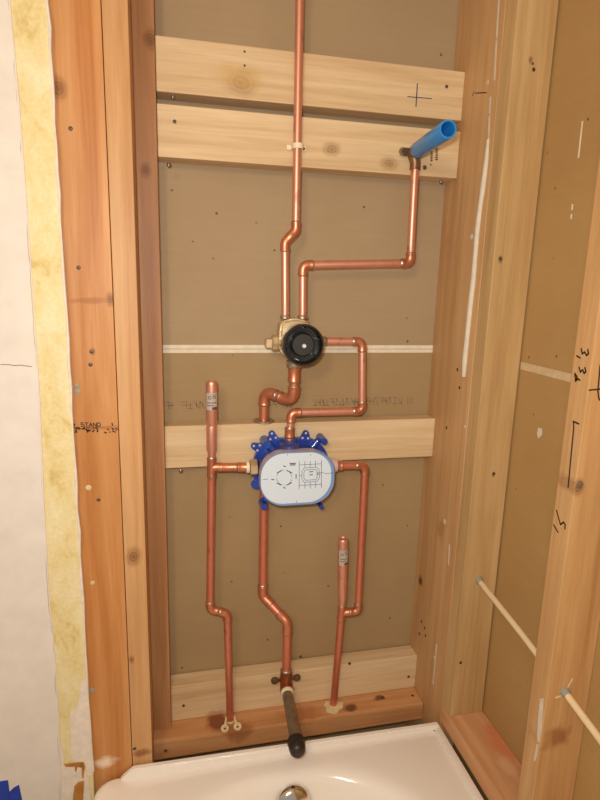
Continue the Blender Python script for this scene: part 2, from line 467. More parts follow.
st1 = lumber('stud', 'light tan stud in the corner of the long wall with white cable coming out', (XR, XGR - .0035, -.038, -.0005, RPLATE_Z, ZTOP),
    dict(light=(210, 178, 128), mid=(198, 163, 112), dark=(178, 138, 90), seed=5, rough=.55, var=.45,
         knots=[(at(530, 60, Y=-.038), .006), (at(500, 260, Y=-.038), .006), (at(493, 475, Y=-.038), .005)]))
st2 = lumber('stud', 'tan stud of the long wall with handwritten black numbers and lines', (XR, XGR - .0005, -.3155, -.2775, RPLATE_Z, ZTOP),
    dict(light=(206, 166, 116), mid=(195, 151, 101), dark=(172, 125, 77), seed=6, rough=.5, var=.5,
         knots=[(at(578, 487, Y=-.3155), .012)], stains=[(at(556, 738, Y=-.3155), (.035, .05, .03), (130, 66, 30), .6)]))

def block(label, z1, h, yf, knots, seed, extra=()):
    return lumber('blocking_board', label, (XL, XR, yf, YBACK - .003, z1 - h, z1),
        dict(light=(228, 204, 166), mid=(218, 191, 150), dark=(198, 165, 120), axis='x', seed=seed, rough=.6, var=.35, kcol=(150, 112, 70),
             knots=knots, stains=extra), 'board', .002)
b1 = block('pale wooden blocking board with a pen-drawn cross, topmost in the pipe bay', 1.8595, .089, .128,
    [(at(240, 84, Y=.128), .027)], 11, [(at(236, 78, Y=.128), (.06, .03, .028), (206, 172, 108), .5)])
b2 = block('pale wooden blocking board behind the blue pipe nipple, with small black lettering', 1.7509, .089, .128,
    [(at(331, 150, Y=.128), .016), (at(389, 164, Y=.128), .016)], 12)
b3 = block('pale wooden blocking board behind the blue valve box', 1.1558, .089, .139, [], 13)
b4 = block('pale wooden blocking board lying on the bottom plate behind the spout pipe', .5577, .089, .136, [(at(290, 690, Y=.136), .008)], 14,
    [(at(215, 716, Y=.136), (.03, .03, .020), (176, 128, 84), .6)])
plate = lumber('bottom_plate', 'stained brown bottom plate under the pipe bay behind the white tub', (-.70, XR, YPLATE, YBACK - .0005, .4225, PLATE_Z),
    dict(light=(214, 166, 118), mid=(200, 146, 98), dark=(176, 116, 72), axis='x', seed=15, rough=.55, var=.5, face='z',
         stains=[(at(216, 722, Z=PLATE_Z), (.030, .03, .02), (112, 50, 28), .8), (at(240, 730, Z=PLATE_Z), (.04, .03, .03), (140, 74, 40), .6),
                 (at(348, 709, Z=PLATE_Z), (.02, .014, .02), (88, 40, 24), .8), (at(380, 698, Z=PLATE_Z), (.02, .01, .02), (100, 48, 28), .8), (at(300, 716, Z=PLATE_Z), (.05, .03, .02), (160, 92, 50), .5)]), 'board', .005)
rplate = lumber('bottom_plate', 'reddish bottom plate of the long wall along the tub side', (XR, XGR - .0005, -1.6, -.0005, .4875, RPLATE_Z),
    dict(light=(222, 174, 130), mid=(210, 156, 110), dark=(188, 128, 84), axis='y', seed=16, rough=.5, var=.5, face='z',
         stains=[(at(500, 745, Z=RPLATE_Z), (.03, .06, .02), (206, 118, 80), .6), (at(505, 765, Z=RPLATE_Z), (.02, .03, .02), (226, 180, 140), .5)]), 'board')

# nails, screws and filler spots: children of the board they sit in
def nails(parent, plane, off, spots, mat='nail', r=.0034):
    ax, val = plane
    n = {'X': Vector((1, 0, 0)), 'Y': Vector((0, 1, 0)), 'Z': Vector((0, 0, 1))}[ax] * off
    for s in spots:
        u, v = s[:2]; rr = s[2] if len(s) > 2 else r
        p = at(u, v, **{ax: val})
        obj('nail_head', lathe(p - n * .001, n, [(0, rr), (.0016, rr), (.0022, rr * .7)], 10), MT[s[3] if len(s) > 3 else mat], parent, True)
nails(stA, ('Y', 0), -1, [(70, 129), (78, 268), (91, 352), (77, 392, .005, 'clip_grey'), (76, 386, .004, 'clip_grey'), (90, 365), (88, 488, .005, 'foam'), (92, 583, .004, 'foam'), (91, 691, .006, 'clip_grey'), (98, 500)])
nails(stB, ('Y', 0), -1, [(134, 749)])
nails(stR, ('X', 0), -1, [(471, 237, .005, 'caulk'), (457, 370), (459, 388), (446, 428), (487, 83, .005, 'foam'), (444, 522, .006, 'foam'), (434, 658, .004, 'caulk'), (464.5, 427, .003, 'caulk'), (421, 622, .004, 'bronze_dark'), (424, 628, .004, 'bronze_dark'), (419, 634), (425, 636)])
nails(st1, ('Y', -.038), -1, [(533, 70), (532, 64, .0022), (499.5, 259), (493, 474), (460, 663)])
nails(st2, ('Y', -.3155), -1, [(579, 485, .006, 'galv')])
nails(b1, ('Y', .128), -1, [(446, 87), (244, 52, .002), (244, 66, .002)])
nails(b2, ('Y', .128), -1, [(174, 122), (424, 168, .0045)])
nails(b4, ('Y', .136), -1, [(183, 706), (349, 664), (408, 677), (300, 657, .003)])
nails(plate, ('Z', PLATE_Z), 1, [(165, 751), (382, 698, .005), (412, 696)])
for (u, v, nm) in ((172, 96, b1), (168, 164, b2), (180, 470, b3), (440, 181, b2)):
    p = at(u, v, Y=.125); n = Vector((.1, -.5, -1)).normalized()
    obj('screw', lathe(p, n, [(0, .0035), (.004, .0035), (.006, .002)], 10), MT['steel'], nm, True)

# white caulk bead and streaks on the corner stud
cp = [(490.5, 140), (489, 160), (486, 185), (483, 205), (480, 230), (478, 255), (476, 280), (472.5, 310), (470, 335), (467.5, 360), (466, 377)]
obj('caulk_bead', tube([at(u - 2.5, v, X=0) - Vector((.0005, 0, 0)) for u, v in cp], [.003] + [.0048, .006, .0052, .006, .0055, .0060, .0062, .0058, .0066] + [.0045], 10), MT['caulk'], stR, True)
for ln, wd in (([(498.5, 0), (496, 40), (494, 80)], .004), ([(490, 98), (489, 115), (488, 140)], .004), ([(436, 645), (434, 668), (432.5, 684)], .004), ([(449, 545), (448, 565)], .003)):
    obj('caulk_streak', strokes([ln], ('X', 0), -1, wd, .0008), MT['caulk'], stR)
obj('pencil_mark', strokes([[(472, 96), (473.5, 92)], [(475, 93.5), (486, 93)]], ('X', 0), -1, .0018), MT['ink'], stR)
for pg in (((540, 699), (543, 698.5), (542, 715), (541, 730), (539, 742), (537.5, 743), (537, 735), (538, 716)), ((536.5, 744), (538, 745), (536, 758), (534.5, 762), (533.5, 761), (535, 752))):
    obj('caulk_streak', prism([at(u, v, X=0) for u, v in pg], (-.0008, 0, 0)), MT['caulk'], st2)
obj('paint_spot', prism([at(u, v, X=XGR) for u, v in ((538, 428), (541.5, 429), (541.5, 435), (538, 439), (536.5, 434))], (-.0005, 0, 0)), MT['caulk'], wr)
for ln in ([(572, 205), (571.6, 210)], [(571, 215), (570.8, 219)], [(582, 122), (578, 158)]):
    obj('paint_spot', strokes([ln], ('X', XGR), -1, .003, .0005), MT['tape_white'], wr)

# handwriting on the far stud of the long wall
def zz(o, s, pts): return [(o[0] + x / s, o[1] + y / s) for x, y in pts]
o3, s3 = (550, 330), 5.333
o5, s5 = (500, 320), 5.0
hw = [zz(o5, s5, [(404, 145), (409, 171), (421, 162), (430, 179), (440, 171), (436, 149)]), zz(o5, s5, [(381, 181), (399, 192)]),
      zz(o5, s5, [(393, 238), (400, 263), (411, 251), (418, 269), (427, 261), (422, 239)]),
      zz(o5, s5, [(371, 268), (383, 287), (375, 309), (386, 296), (397, 303)]), zz(o5, s5, [(372, 275), (376, 308)]),
      zz(o3, s3, [(152, 503), (122, 490), (124, 520), (98, 800), (94, 840)])]
o4, s4 = (540, 480), 8.0
hw += [zz(o4, s4, [(105, 362), (140, 422)]), zz(o4, s4, [(128, 245), (148, 318), (160, 360), (184, 340), (198, 360), (195, 395)])]
for l_ in hw: obj('handwritten_stroke', strokes([l_], ('X', 0), -1, .0025), MT['ink'], st2)
obj('handwritten_mark', strokes([zz(o3, s3, [(205, 323), (275, 316)]), zz(o3, s3, [(264, 190), (252, 330), (258, 370), (275, 386)])], ('Y', -.3155), -1, .0022), MT['ink'], st2)
# stamp on the orange stud
bm = bmesh.new()
def glyphs(word, x0, y0, cw, ch, gap):
    G = {'S': [[(1, 0), (0, 0), (0, .5), (1, .5), (1, 1), (0, 1)]], 'T': [[(0, 0), (1, 0)], [(.5, 0), (.5, 1)]], 'A': [[(0, 1), (.5, 0), (1, 1)], [(.2, .6), (.8, .6)]],
         'N': [[(0, 1), (0, 0), (1, 1), (1, 0)]], 'D': [[(0, 0), (0, 1), (.7, 1), (1, .6), (1, .4), (.7, 0), (0, 0)]]}
    out = []
    for i, c in enumerate(word):
        for ln in G[c]: out.append([(x0 + i * (cw + gap) + x * cw, y0 + y * ch) for x, y in ln])
    return out
strokes(glyphs('STAND', 80.5, 423.2, 3.0, 3.6, 1.1), ('Y', 0), -1, .0013, bm=bm)
rs = random.Random(4)
for k in range(46):
    u = rs.uniform(74, 117); v = 429.0 + rs.uniform(-1.6, 3.2) + (1.0 if u > 100 else 0)
    strokes([[(u, v), (u + rs.uniform(-2, 2), v + rs.uniform(-1.2, 1.2))]], ('Y', 0), -1, rs.uniform(.001, .0026), bm=bm)
strokes([[(73.5, 424), (74, 426)], [(111.5, 423.5), (112, 426)]], ('Y', 0), -1, .002, bm=bm)
obj('ink_stamp', bm, MT['ink'], stA)['kind'] = 'stuff'
# pen cross on the top block, small lettering on the second
obj('pen_cross', strokes([[(416.8, 84), (415.4, 107)]], ('Y', .128), -1, .0022), MT['ink_blue'], b1)
obj('pen_cross', strokes([[(407, 97), (431, 99)]], ('Y', .128), -1, .0016), MT['ink_blue'], b1)
bm = bmesh.new()
for (u, v0, v1) in ((431, 152, 160.5), (436, 149, 159.5)):
    v = v0
    while v < v1:
        strokes([[(u - 1.2, v), (u + 1.2, v + .3)], [(u + rs.choice((-1, 1)), v), (u, v + 1.2)]], ('Y', .128), -1, .0014, bm=bm); v += 2.1
strokes([[(429.5, 164.5), (430.8, 165.5)]], ('Y', .128), -1, .002, bm=bm)
obj('small_lettering', bm, MT['ink_black'], b2)['kind'] = 'stuff'

# ------------------------------------------------------------------ bathtub
def rrect(x0, x1, y0, y1, r, z, k=10, m=8):
    P = []
    for (cx, cy, a0) in ((x1 - r, y1 - r, 0), (x0 + r, y1 - r, 90), (x0 + r, y0 + r, 180), (x1 - r, y0 + r, 270)):
        for i in range(k + 1):
            a = math.radians(a0 + 90 * i / k); P.append(Vector((cx + r * math.cos(a), cy + r * math.sin(a), z)))
    out = []; n = len(P)
    for i in range(n):
        out.append(P[i])
        if i % (k + 1) == k:
            for j in range(1, m): out.append(P[i].lerp(P[(i + 1) % n], j / m))
    return out
TX0, TX1, TY0, TY1, TZ = -.736, -.010, -1.52, -.0035, .482
tub = thing('bathtub', 'glossy white bathtub below the bare pipe bay', 'bathtub', ((TX0 + TX1) / 2, (TY0 + TY1) / 2, 0))
L = []
L.append(rrect(TX0 + .03, TX1 - .01, TY0 + .02, TY1 - .005, .02, 0.0))
L.append(rrect(TX0 + .012, TX1 - .005, TY0 + .01, TY1 - .003, .02, .40))
for i in range(6):
    a = math.radians(90 * i / 5); q = .018 * (1 - math.sin(a)) * 0
    rr = .016
    L.append(rrect(TX0 + rr * (1 - math.cos(a)) , TX1 - rr * (1 - math.cos(a)) * .4, TY0 + rr * (1 - math.cos(a)), TY1 - rr * (1 - math.cos(a)) * .4, .03, TZ - rr + rr * math.sin(a)))
rim = (.070, .075, .10, .046)   # left, right, front, back insets
def inn(d, z, r): return rrect(TX0 + rim[0] + d, TX1 - rim[1] - d, TY0 + rim[2] + d, TY1 - rim[3] - d * 1.0, r, z)
L.append(inn(-.012, TZ + .0005, .235))
for i in range(7):
    a = math.radians(78 * i / 6); rr = .030
    L.append(inn(-.004 + rr * math.sin(a), TZ - rr * (1 - math.cos(a)), .235))
L.append(inn(.045, TZ - .12, .22)); L.append(inn(.070, TZ - .25, .20)); L.append(inn(.085, TZ - .30, .18)); L.append(inn(.12, TZ - .335, .15)); L.append(inn(.20, TZ - .345, .07))
bm = bmesh.new(); rings = [[bm.verts.new(p) for p in l] for l in L]; n = len(rings[0])
for a, b in zip(rings[:-1], rings[1:]):
    for k in range(n): bm.faces.new((a[k], a[(k + 1) % n], b[(k + 1) % n], b[k]))
bm.faces.new(rings[-1]); bm.faces.new(rings[0][::-1])
body = obj('tub_body', bm, MT['enamel'], tub, True)
# upright tiling flange on the back and the wall side, back one cut at a slant on its left end
zf = .4935
P = [Vector((-.690, -.0150, TZ - .003)), Vector((-.010, -.0150, TZ - .003)), Vector((-.010, -.0150, zf - .001)), Vector((-.664, -.0150, zf + .009)), Vector((-.686, -.0150, TZ + .003))]
bm = prism(P, (0, .0125, 0)); bmesh.ops.bevel(bm, geom=bm.edges[:], offset=.0025, segments=2, affect='EDGES')
obj('tile_flange', bm, MT['enamel'], tub, True)
bm = bm_box(-.0215, -.0075, TY0 + .02, -.0035, TZ - .003, .4885, .003, seg=2)
obj('tile_flange', bm, MT['enamel'], tub, True)
# overflow
oc = at(293.5, 807, Y=-.098); on = Vector((0, -1, .32)).normalized()
ov = obj('overflow_plate', lathe(oc - on * .012, on, [(0, .036), (.006, .037), (.012, .036), (.017, .031), (.020, .022), (.0212, .010), (.0214, .001)], 32), MT['chrome'], tub, True)
obj('screw', lathe(oc + on * .009, on, [(0, .005), (.003, .005), (.004, .003)], 12), MT['steel'], ov, True)

# ------------------------------------------------------------------ copper plumbing
R12 = .00795
def elbow(parent, c, d1, d2, r, leg=.019, fil=.012, mat='copper_fit', rings_=True):
    """c corner, d1/d2 unit vectors leaving the corner"""
    R = r * 1.16
    ang = d1.angle(d2); t = min(fil / math.tan(ang / 2) if ang > .05 else fil, leg - .0045)
    pts = [c + d1 * leg]; rad = [R * 1.06]
    pts.append(c + d1 * (leg - .002)); rad.append(R * 1.06)
    pts.append(c + d1 * max(leg - .004, t + .0005)); rad.append(R)
    for i in range(9):
        s = i / 8
        a = c + d1 * t; b = c + d2 * t
        pts.append(a * (1 - s) ** 2 + c * 2 * s * (1 - s) + b * s ** 2); rad.append(R)
    pts.append(c + d2 * max(leg - .004, t + .0005)); rad.append(R)
    pts.append(c + d2 * (leg - .002)); rad.append(R * 1.06)
    pts.append(c + d2 * leg); rad.append(R * 1.06)
    e = obj('elbow', tube(pts, rad, 20), MT[mat], parent, True)
    if rings_:
        for d in (d1, d2): ring(e, c + d * leg, d, r)
    return e
def ring(parent, p, d, r):
    return obj('solder_ring', lathe(p - d * .0008, d, [(0, r * 1.17), (.0012, r * 1.15), (.0030, r * 1.04), (.0040, r * .98)], 18), MT['solder'], parent, True)
def coupling(parent, p, q, r, name='coupling', mat='copper_fit', k=1.16, rings_=True):
    d = (q - p).normalized(); L_ = (q - p).length
    e = obj(name, lathe(p, d, [(0, r * k * 1.05), (.002, r * k * 1.05), (.0035, r * k), (L_ - .0035, r * k), (L_ - .002, r * k * 1.05), (L_, r * k * 1.05)], 20), MT[mat], parent, True)
    if rings_: ring(e, q, d, r); ring(e, p, -d, r)
    return e
def pipe(parent, p, q, r, mat='copper'): return obj('pipe', tube([p, p.lerp(q, .5), q], r, 20), MT[mat], parent, True)
def run(name, label, pts, r, mat='copper', legs=None, elbows=True, fil=.012):
    pts = [Vector(p) for p in pts]
    lo = min(pts, key=lambda p: p.z)
    t = thing(name, label, 'pipe', lo)
    for k, (a, b) in enumerate(zip(pts[:-1], pts[1:])):
        d = (b - a).normalized(); l_ = (b - a).length; cut = min(.014, l_ * .3) if fil < .015 else min(.022, l_ * .38)
        pipe(t, a + d * (cut if k > 0 else 0), b - d * (cut if k < len(pts) - 2 else 0), r, mat)
    for i in range(1, len(pts) - 1):
        d1 = (pts[i - 1] - pts[i]); d2 = (pts[i + 1] - pts[i])
        lg = legs[i - 1] if legs else .019
        elbow(t, pts[i], d1.normalized(), d2.normalized(), r, min(lg, d1.length * .48, d2.length * .48), fil)
    return t
YP = .112
def px(u, v, y=YP): return at(u, v, Y=y)
def vert(u, v, u2, v2, y=YP, y2=None):
    return px(u, v, y), px(u2, v2, y if y2 is None else y2)

# riser going up past the top of the bay: valve top left -> offset -> up
t = run('riser_pipe', 'tall copper riser pipe with a small offset, running up past both top blocking boards',
    [px(284.5, 318), px(284.3, 243), px(295.2, 231), px(300.4, -70)], R12, 'copper', [.016, .016])
# shower arm supply: valve top right -> elbow -> right -> elbow -> up to the drop-ear elbow
E_ = px(415.0, 158, .105)
t = run('shower_supply_pipe', 'copper supply pipe stepping right and up from black valve to blue nipple',
    [px(302, 318), px(302.2, 265.5), px(409.5, 263.5, .110), E_], R12, 'copper')
ear_c = at(413.5, 152.5, Y=.105)
de = obj('drop_ear_elbow', tube([E_ - Vector((0, 0, .022)), E_ - Vector((0, 0, .010)), ear_c + Vector((0, .002, -.004)), ear_c + Vector((0, -.006, 0)), ear_c + Vector((0, -.020, 0)), ear_c + Vector((0, -.024, 0))],
    [.0105, .0102, .0125, .013, .0138, .0138], 18), MT['bronze_dark'], t, True)
for s in (-1, 1):
    e = obj('mounting_ear', lathe(ear_c + Vector((s * .019, .012, .002)), (0, -1, 0), [(0, .0075), (.003, .0075)], 16), MT['galv'], de)
    obj('ear_web', bm_box(min(ear_c.x, ear_c.x + s * .019), max(ear_c.x, ear_c.x + s * .019), ear_c.y + .008, ear_c.y + .012, ear_c.z - .006, ear_c.z + .009, .001), MT['bronze_dark'], de)
    obj('screw', lathe(ear_c + Vector((s * .019, .0075, .002)), (0, -1, 0), [(0, .0034), (.0012, .0034)], 10), MT['nail'], e)
# blue plastic nipple
nb = ear_c + Vector((0, -.018, 0)); ne = at(447.5, 129.5, Y=-.050); nd = (ne - nb); nl = nd.length; nd.normalize()
bn = thing('pipe_nipple', 'bright blue plastic test nipple sticking out beneath the pen-drawn cross', 'pipe fitting', nb)
rn = .0152
obj('nipple_tube', lathe(nb, nd, [(0, rn * .95), (.004, rn), (.045, rn), (.046, rn * 1.015), (nl - .002, rn * 1.015), (nl, rn * .98), (nl, rn * .80), (nl - .05, rn * .76)], 28), MT['blue_nipple'], bn, True)
obj('nipple_bore', lathe(nb + nd * (nl - .045), nd, [(0, rn * .74), (.002, rn * .3)], 20), MT['blue_inner'], bn)

# black-guarded mixing valve
vc = at(303.2, 345.6, Y=.062)
VY = YP
bc = Vector((vc.x - .011, VY, vc.z + .008))
valve = thing('mixing_valve', 'brass mixing valve with round black plastic guard above the blue box', 'valve', (bc.x, VY, bc.z - .04))
bm = bmesh.new()
prof = []
for (x, z) in ((-.030, .020), (-.026, .034), (-.012, .040), (.012, .040), (.026, .034), (.032, .018), (.034, -.012), (.026, -.026), (.012, -.036), (-.008, -.040), (-.018, -.036), (-.030, -.022)):
    prof.append(Vector((bc.x + x, VY + .022, bc.z + z)))
prism(prof, (0, -.040, 0), bm)
bmesh.ops.bevel(bm, geom=bm.edges[:], offset=.005, segments=3, affect='EDGES')
vb = obj('valve_body', bm, MT['brass'], valve, True)
for u in (284.5, 302):
    p = px(u, 326); obj('socket', lathe(p - Vector((0, 0, .012)), (0, 0, 1), [(0, .0125), (.012, .0125), (.020, .0112), (.022, .0105)], 20), MT['brass'], vb, True)
    obj('solder_ring', lathe(px(u, 318.8), (0, 0, 1), [(0, .0108), (.004, .0100), (.007, .0085)], 18), MT['solder'], valve, True)
pr = px(318, 341.5); obj('socket', lathe(pr, (1, 0, 0), [(0, .0115), (.008, .0110), (.014, .0100)], 20), MT['solder'], vb, True)
pb = px(293.5, 361); obj('socket', lathe(pb, (0, 0, -1), [(0, .016), (.010, .0155), (.014, .0145)], 20), MT['solder'], vb, True)
pl = px(280, 343.2)
nut = obj('union_nut', lathe(pl, (-1, 0, 0), [(0, .0155), (.006, .0158), (.008, .0165), (.017, .0165), (.019, .013)], 8), MT['brass'], valve)
q = px(271.5, 343.5)
obj('plug', bm_box(q.x - .014, q.x + .004, VY - .009, VY + .009, q.z - .0095, q.z + .0095, .0015), MT['brass'], valve)
# black guard: open cup with an inner disc
gb = Vector((vc.x, VY - .012, vc.z)); gd = Vector((0, -1, 0)); gl = gb.y - vc.y
g = obj('plaster_guard', lathe(gb, gd, [(0, .0390), (gl * .5, .0400), (gl - .002, .0405), (gl, .0398), (gl, .0365), (gl - .004, .0355), (.016, .0345), (.015, .020)], 40, caps=True), MT['black_plastic'], valve, True)
obj('guard_core', lathe(gb + gd * .012, gd, [(0, .024), (gl - .020, .0225), (gl - .0165, .0205), (gl - .0165, .004)], 32), MT['black_dull'], valve, True)
obj('stem_tip', lathe(Vector((vc.x + .002, vc.y, vc.z - .002)) + gd * -.006, gd, [(0, .0042), (.003, .0042), (.005, .003)], 16), MT['white_label'], valve, True)
for a in range(6):
    an = math.radians(60 * a + 20)
    c_ = gb + gd * (gl * .45) + Vector((math.cos(an) * .0315, 0, math.sin(an) * .0315))
    obj('guard_rib', tube([c_ - gd * .012, c_ + gd * .016], .0028, 8), MT['black_plastic'], g)

# valve bottom: thick copper drop that steps left and back into the board
R34 = .0106
a0 = px(293.7, 364, .112); a1 = px(293.3, 403, .114); a2 = px(263.6, 391, .158); a3 = at(264.0, 424, Y=.158)
t = run('tub_drop_pipe', 'thick copper pipe bending left from black valve bottom down into the blocking board', [a0, a1, a2, Vector((a2.x, .158, 1.150))], R34, 'copper_fit', [.034, .030], True, .027)
coupling(t, a0 + Vector((0, 0, -.006)), a0 + Vector((0, 0, -.036)), R34)
obj('flange_ring', lathe(Vector((a2.x, .158, 1.1555)), (0, 0, 1), [(0, .024), (.003, .022), (.004, .013)], 20), MT['solder'], t, True)

# right loop: valve right -> elbow -> down -> elbow -> left -> elbow -> down into the blue box
run('loop_pipe', 'copper loop pipe from right of black valve around and down into top of blue box',
    [px(326, 341.5), px(361.5, 342), px(361.5, 411.3), px(290.5, 413, .110), px(288.8, 442, .108)], R12, 'copper')
lp = bpy.data.objects['loop_pipe']
coupling(lp, px(288.9, 437, .108), px(289.1, 428.5, .108), R12, k=1.28)

# ------------------------------------------------------------------ blue valve box
BF = .065
def stad(x0, x1, z0, z1, y, ex=2.6, n=64):
    cx, cz, a, b = (x0 + x1) / 2, (z0 + z1) / 2, (x1 - x0) / 2, (z1 - z0) / 2
    r = b * .88; P = []
    for (sx, sz, a0_) in ((1, 1, 0), (-1, 1, 90), (-1, -1, 180), (1, -1, 270)):
        for k in range(17):
            t = math.radians(a0_ + 90 * k / 16)
            P.append(Vector((cx + sx * (a - r) + r * math.cos(t), y, cz + sz * (b - r) + r * math.sin(t))))
    return P
fx0, fx1 = at(260, 478, Y=BF).x, at(334.5, 475, Y=BF).x
fz1, fz0 = at(297, 453, Y=BF).z, at(302, 505.5, Y=BF).z
box = thing('valve_box', 'blue plastic in-wall valve box with white printed oval cover', 'valve box', ((fx0 + fx1) / 2, .135, fz0 - .01))
def loft(loops, caps=True):
    bm = bmesh.new(); rg = [[bm.verts.new(p) for p in l] for l in loops]; n = len(rg[0])
    for a, b in zip(rg[:-1], rg[1:]):
        for k in range(n): bm.faces.new((a[k], a[(k + 1) % n], b[(k + 1) % n], b[k]))
    if caps: bm.faces.new(rg[0][::-1]); bm.faces.new(rg[-1])
    return bm
# inner body
obj('box_body', loft([stad(fx0 + .004, fx1 - .004, fz0 + .004, fz1 - .004, y) for y in (.1345, .120, .105, .097)]), MT['blue_dark'], box, True)
# cover: side wall and light blue rim, white label on the face
cv = obj('box_cover', loft([stad(fx0 + .002, fx1 - .002, fz0 + .002, fz1 - .002, .100), stad(fx0, fx1, fz0, fz1, .090), stad(fx0, fx1, fz0, fz1, BF + .004)], True), MT['cover_side'], box, True)
obj('cover_rim', loft([stad(fx0 - .0008, fx1 + .0008, fz0 - .0008, fz1 + .0008, BF + .0065), stad(fx0 - .0008, fx1 + .0008, fz0 - .0008, fz1 + .0008, BF + .003), stad(fx0 + .0015, fx1 - .0015, fz0 + .0015, fz1 - .0015, BF)], True), MT['lightblue'], box, True)
lb = obj('cover_label', prism(stad(fx0 + .0005, fx1 - .0085, fz0 + .0060, fz1 - .0005, BF + .0002), (0, -.0012, 0)), MT['white_label'], box)
LY = BF - .0011
o6, s6 = (245, 440), 6.0
lines = []
dc = (232, 228); dr = 46
for k in range(24):
    a0_ = 2 * math.pi * k / 24
    if k % 6 in (0,): continue
    lines.append([(dc[0] + dr * math.cos(a0_), dc[1] + dr * math.sin(a0_)), (dc[0] + dr * math.cos(a0_ + .20), dc[1] + dr * math.sin(a0_ + .20))])
fine = [[(105, 240), (134, 237)], [(474, 203), (525, 200)], [(250, 88), (251, 96)], [(390, 88), (391, 96)], [(306, 366), (307, 378)]]
for x in (322, 356, 388, 420, 455):
    fine += [[(x, 132 - (x - 322) * .05), (x, 165)], [(x, 255), (x, 296 - (x - 322) * .05)]]
fine += [[(322, 130), (322, 297)], [(455, 124), (455, 288)], [(322, 152), (455, 145)], [(322, 275), (455, 268)], [(322, 215), (338, 214)], [(425, 200), (470, 198)], [(425, 208), (450, 207)]]
fine += [[(338, 190), (352, 170), (425, 165), (442, 182), (443, 230), (428, 250), (352, 256), (338, 238), (338, 190)], [(350, 196), (360, 182), (418, 178), (430, 190), (431, 225), (420, 240), (360, 244), (350, 230), (350, 196)]]
bm = strokes([zz(o6, s6, l) for l in fine], ('Y', LY), -1, .0008, .0002)
obj('printed_template', bm, MT['ink_black'], lb)['kind'] = 'stuff'
bold = [[(155, 240), (170, 240)], [(303, 208), (303, 232)], [(190, 200), (215, 186)], [(188, 262), (214, 272)], [(250, 186), (278, 200)], [(250, 272), (276, 258)], [(228, 158), (240, 162)], [(228, 286), (238, 292)], [(382, 194), (404, 192)], [(385, 212), (402, 210)]]
bm = strokes([zz(o6, s6, l) for l in bold], ('Y', LY), -1, .0018, .0002)
strokes([zz(o6, s6, l) for l in lines], ('Y', LY), -1, .0008, .0002, bm)
obj('printed_dial', bm, MT['ink_black'], lb)['kind'] = 'stuff'
bm = strokes([zz(o6, s6, [(266, 144), (300, 142)]), zz(o6, s6, [(268, 153), (298, 151)])], ('Y', LY), -1, .0019, .0002)
obj('printed_logo', bm, MT['ink_black'], lb)
# mounting frame and ears
bxm, bzm = (fx0 + fx1) / 2, (fz0 + fz1) / 2
fr = obj('mounting_frame', loft([stad(fx0 - .006, fx1 + .002, fz0 - .002, fz1 + .012, y) for y in (.1385, .1265)]), MT['blue'], box)
def ear(u, v, dx, dz, ln, w0, w1, holes):
    tip = at(u, v, Y=.128); d = Vector((dx, 0, dz)).normalized(); s = Vector((d.z, 0, -d.x))
    base = tip - d * ln
    P = [base - s * w0, tip - d * w1 - s * w1 * 1.0]
    for k in range(7):
        a = -math.pi / 2 + math.pi * k / 6; P.append(tip - d * w1 + d * math.cos(a) * w1 + s * math.sin(a) * w1)
    P += [base + s * w0]
    Q = [Vector((p.x, .126, p.z)) for p in P]
    bmh = prism(Q, (0, .005, 0)); bmesh.ops.remove_doubles(bmh, verts=bmh.verts[:], dist=1e-5)
    e = obj('mounting_ear', bmh, MT['blue'], box)
    for (h, sd, r) in holes:
        c = tip - d * h + s * sd; c.y = .1262
        obj('ear_hole', lathe(c, (0, -1, 0), [(0, r), (.0004, r)], 12), MT['cover_side'], e)
H3 = [(.006, 0, .0026), (.017, -.006, .0026), (.017, .006, .0026)]
ear(270.5, 431, -.25, 1, .034, .018, .007, H3)
ear(305.5, 430.5, .1, 1, .034, .018, .007, H3)
ear(250.5, 445, -1, .45, .036, .016, .007, H3)
ear(250.5, 486, -1, -.25, .034, .012, .0095, [])
def post(u, v, r, y0=.125, y1=.088):
    p = at(u, v, Y=y0); q = Vector((p.x, y1, p.z)); c = Vector((bxm, y0, bzm)); d = (c - p).normalized()
    obj('corner_post', tube([p + Vector((0, .006, 0)), p, q], [r, r, r * .85], 14), MT['blue'], box, True)
    obj('post_web', tube([p, p + d * .028], [r * .8, r], 10), MT['blue'], box, True)
post(320, 438, .0085, .125, .095); post(264, 441, .010, .125, .095); post(262, 503, .0085, .125, .10); post(318, 503, .006, .125, .10)
pt_ = px(289, 440, .108)
obj('inlet_boss', lathe(pt_ + Vector((0, 0, -.022)), (0, 0, 1), [(0, .024), (.012, .022), (.016, .014), (.022, .0135)], 20), MT['blue_dark'], box, True)
pr_ = px(333, 466, .106)
obj('outlet_boss', lathe(pr_ + Vector((-.02, 0, 0)), (1, 0, 0), [(0, .016), (.020, .0155), (.026, .0135)], 20), MT['cover_side'], box, True)
pl_ = px(259, 468, .106)
obj('inlet_boss', lathe(pl_ + Vector((.02, 0, 0)), (-1, 0, 0), [(0, .020), (.022, .019)], 20), MT['blue_dark'], box, True)
obj('hex_adapter', lathe(px(256.5, 467.5, .106), (-1, 0, 0), [(0, .0165), (.001, .0175), (.014, .0175), (.015, .0165)], 6), MT['brass'], box)

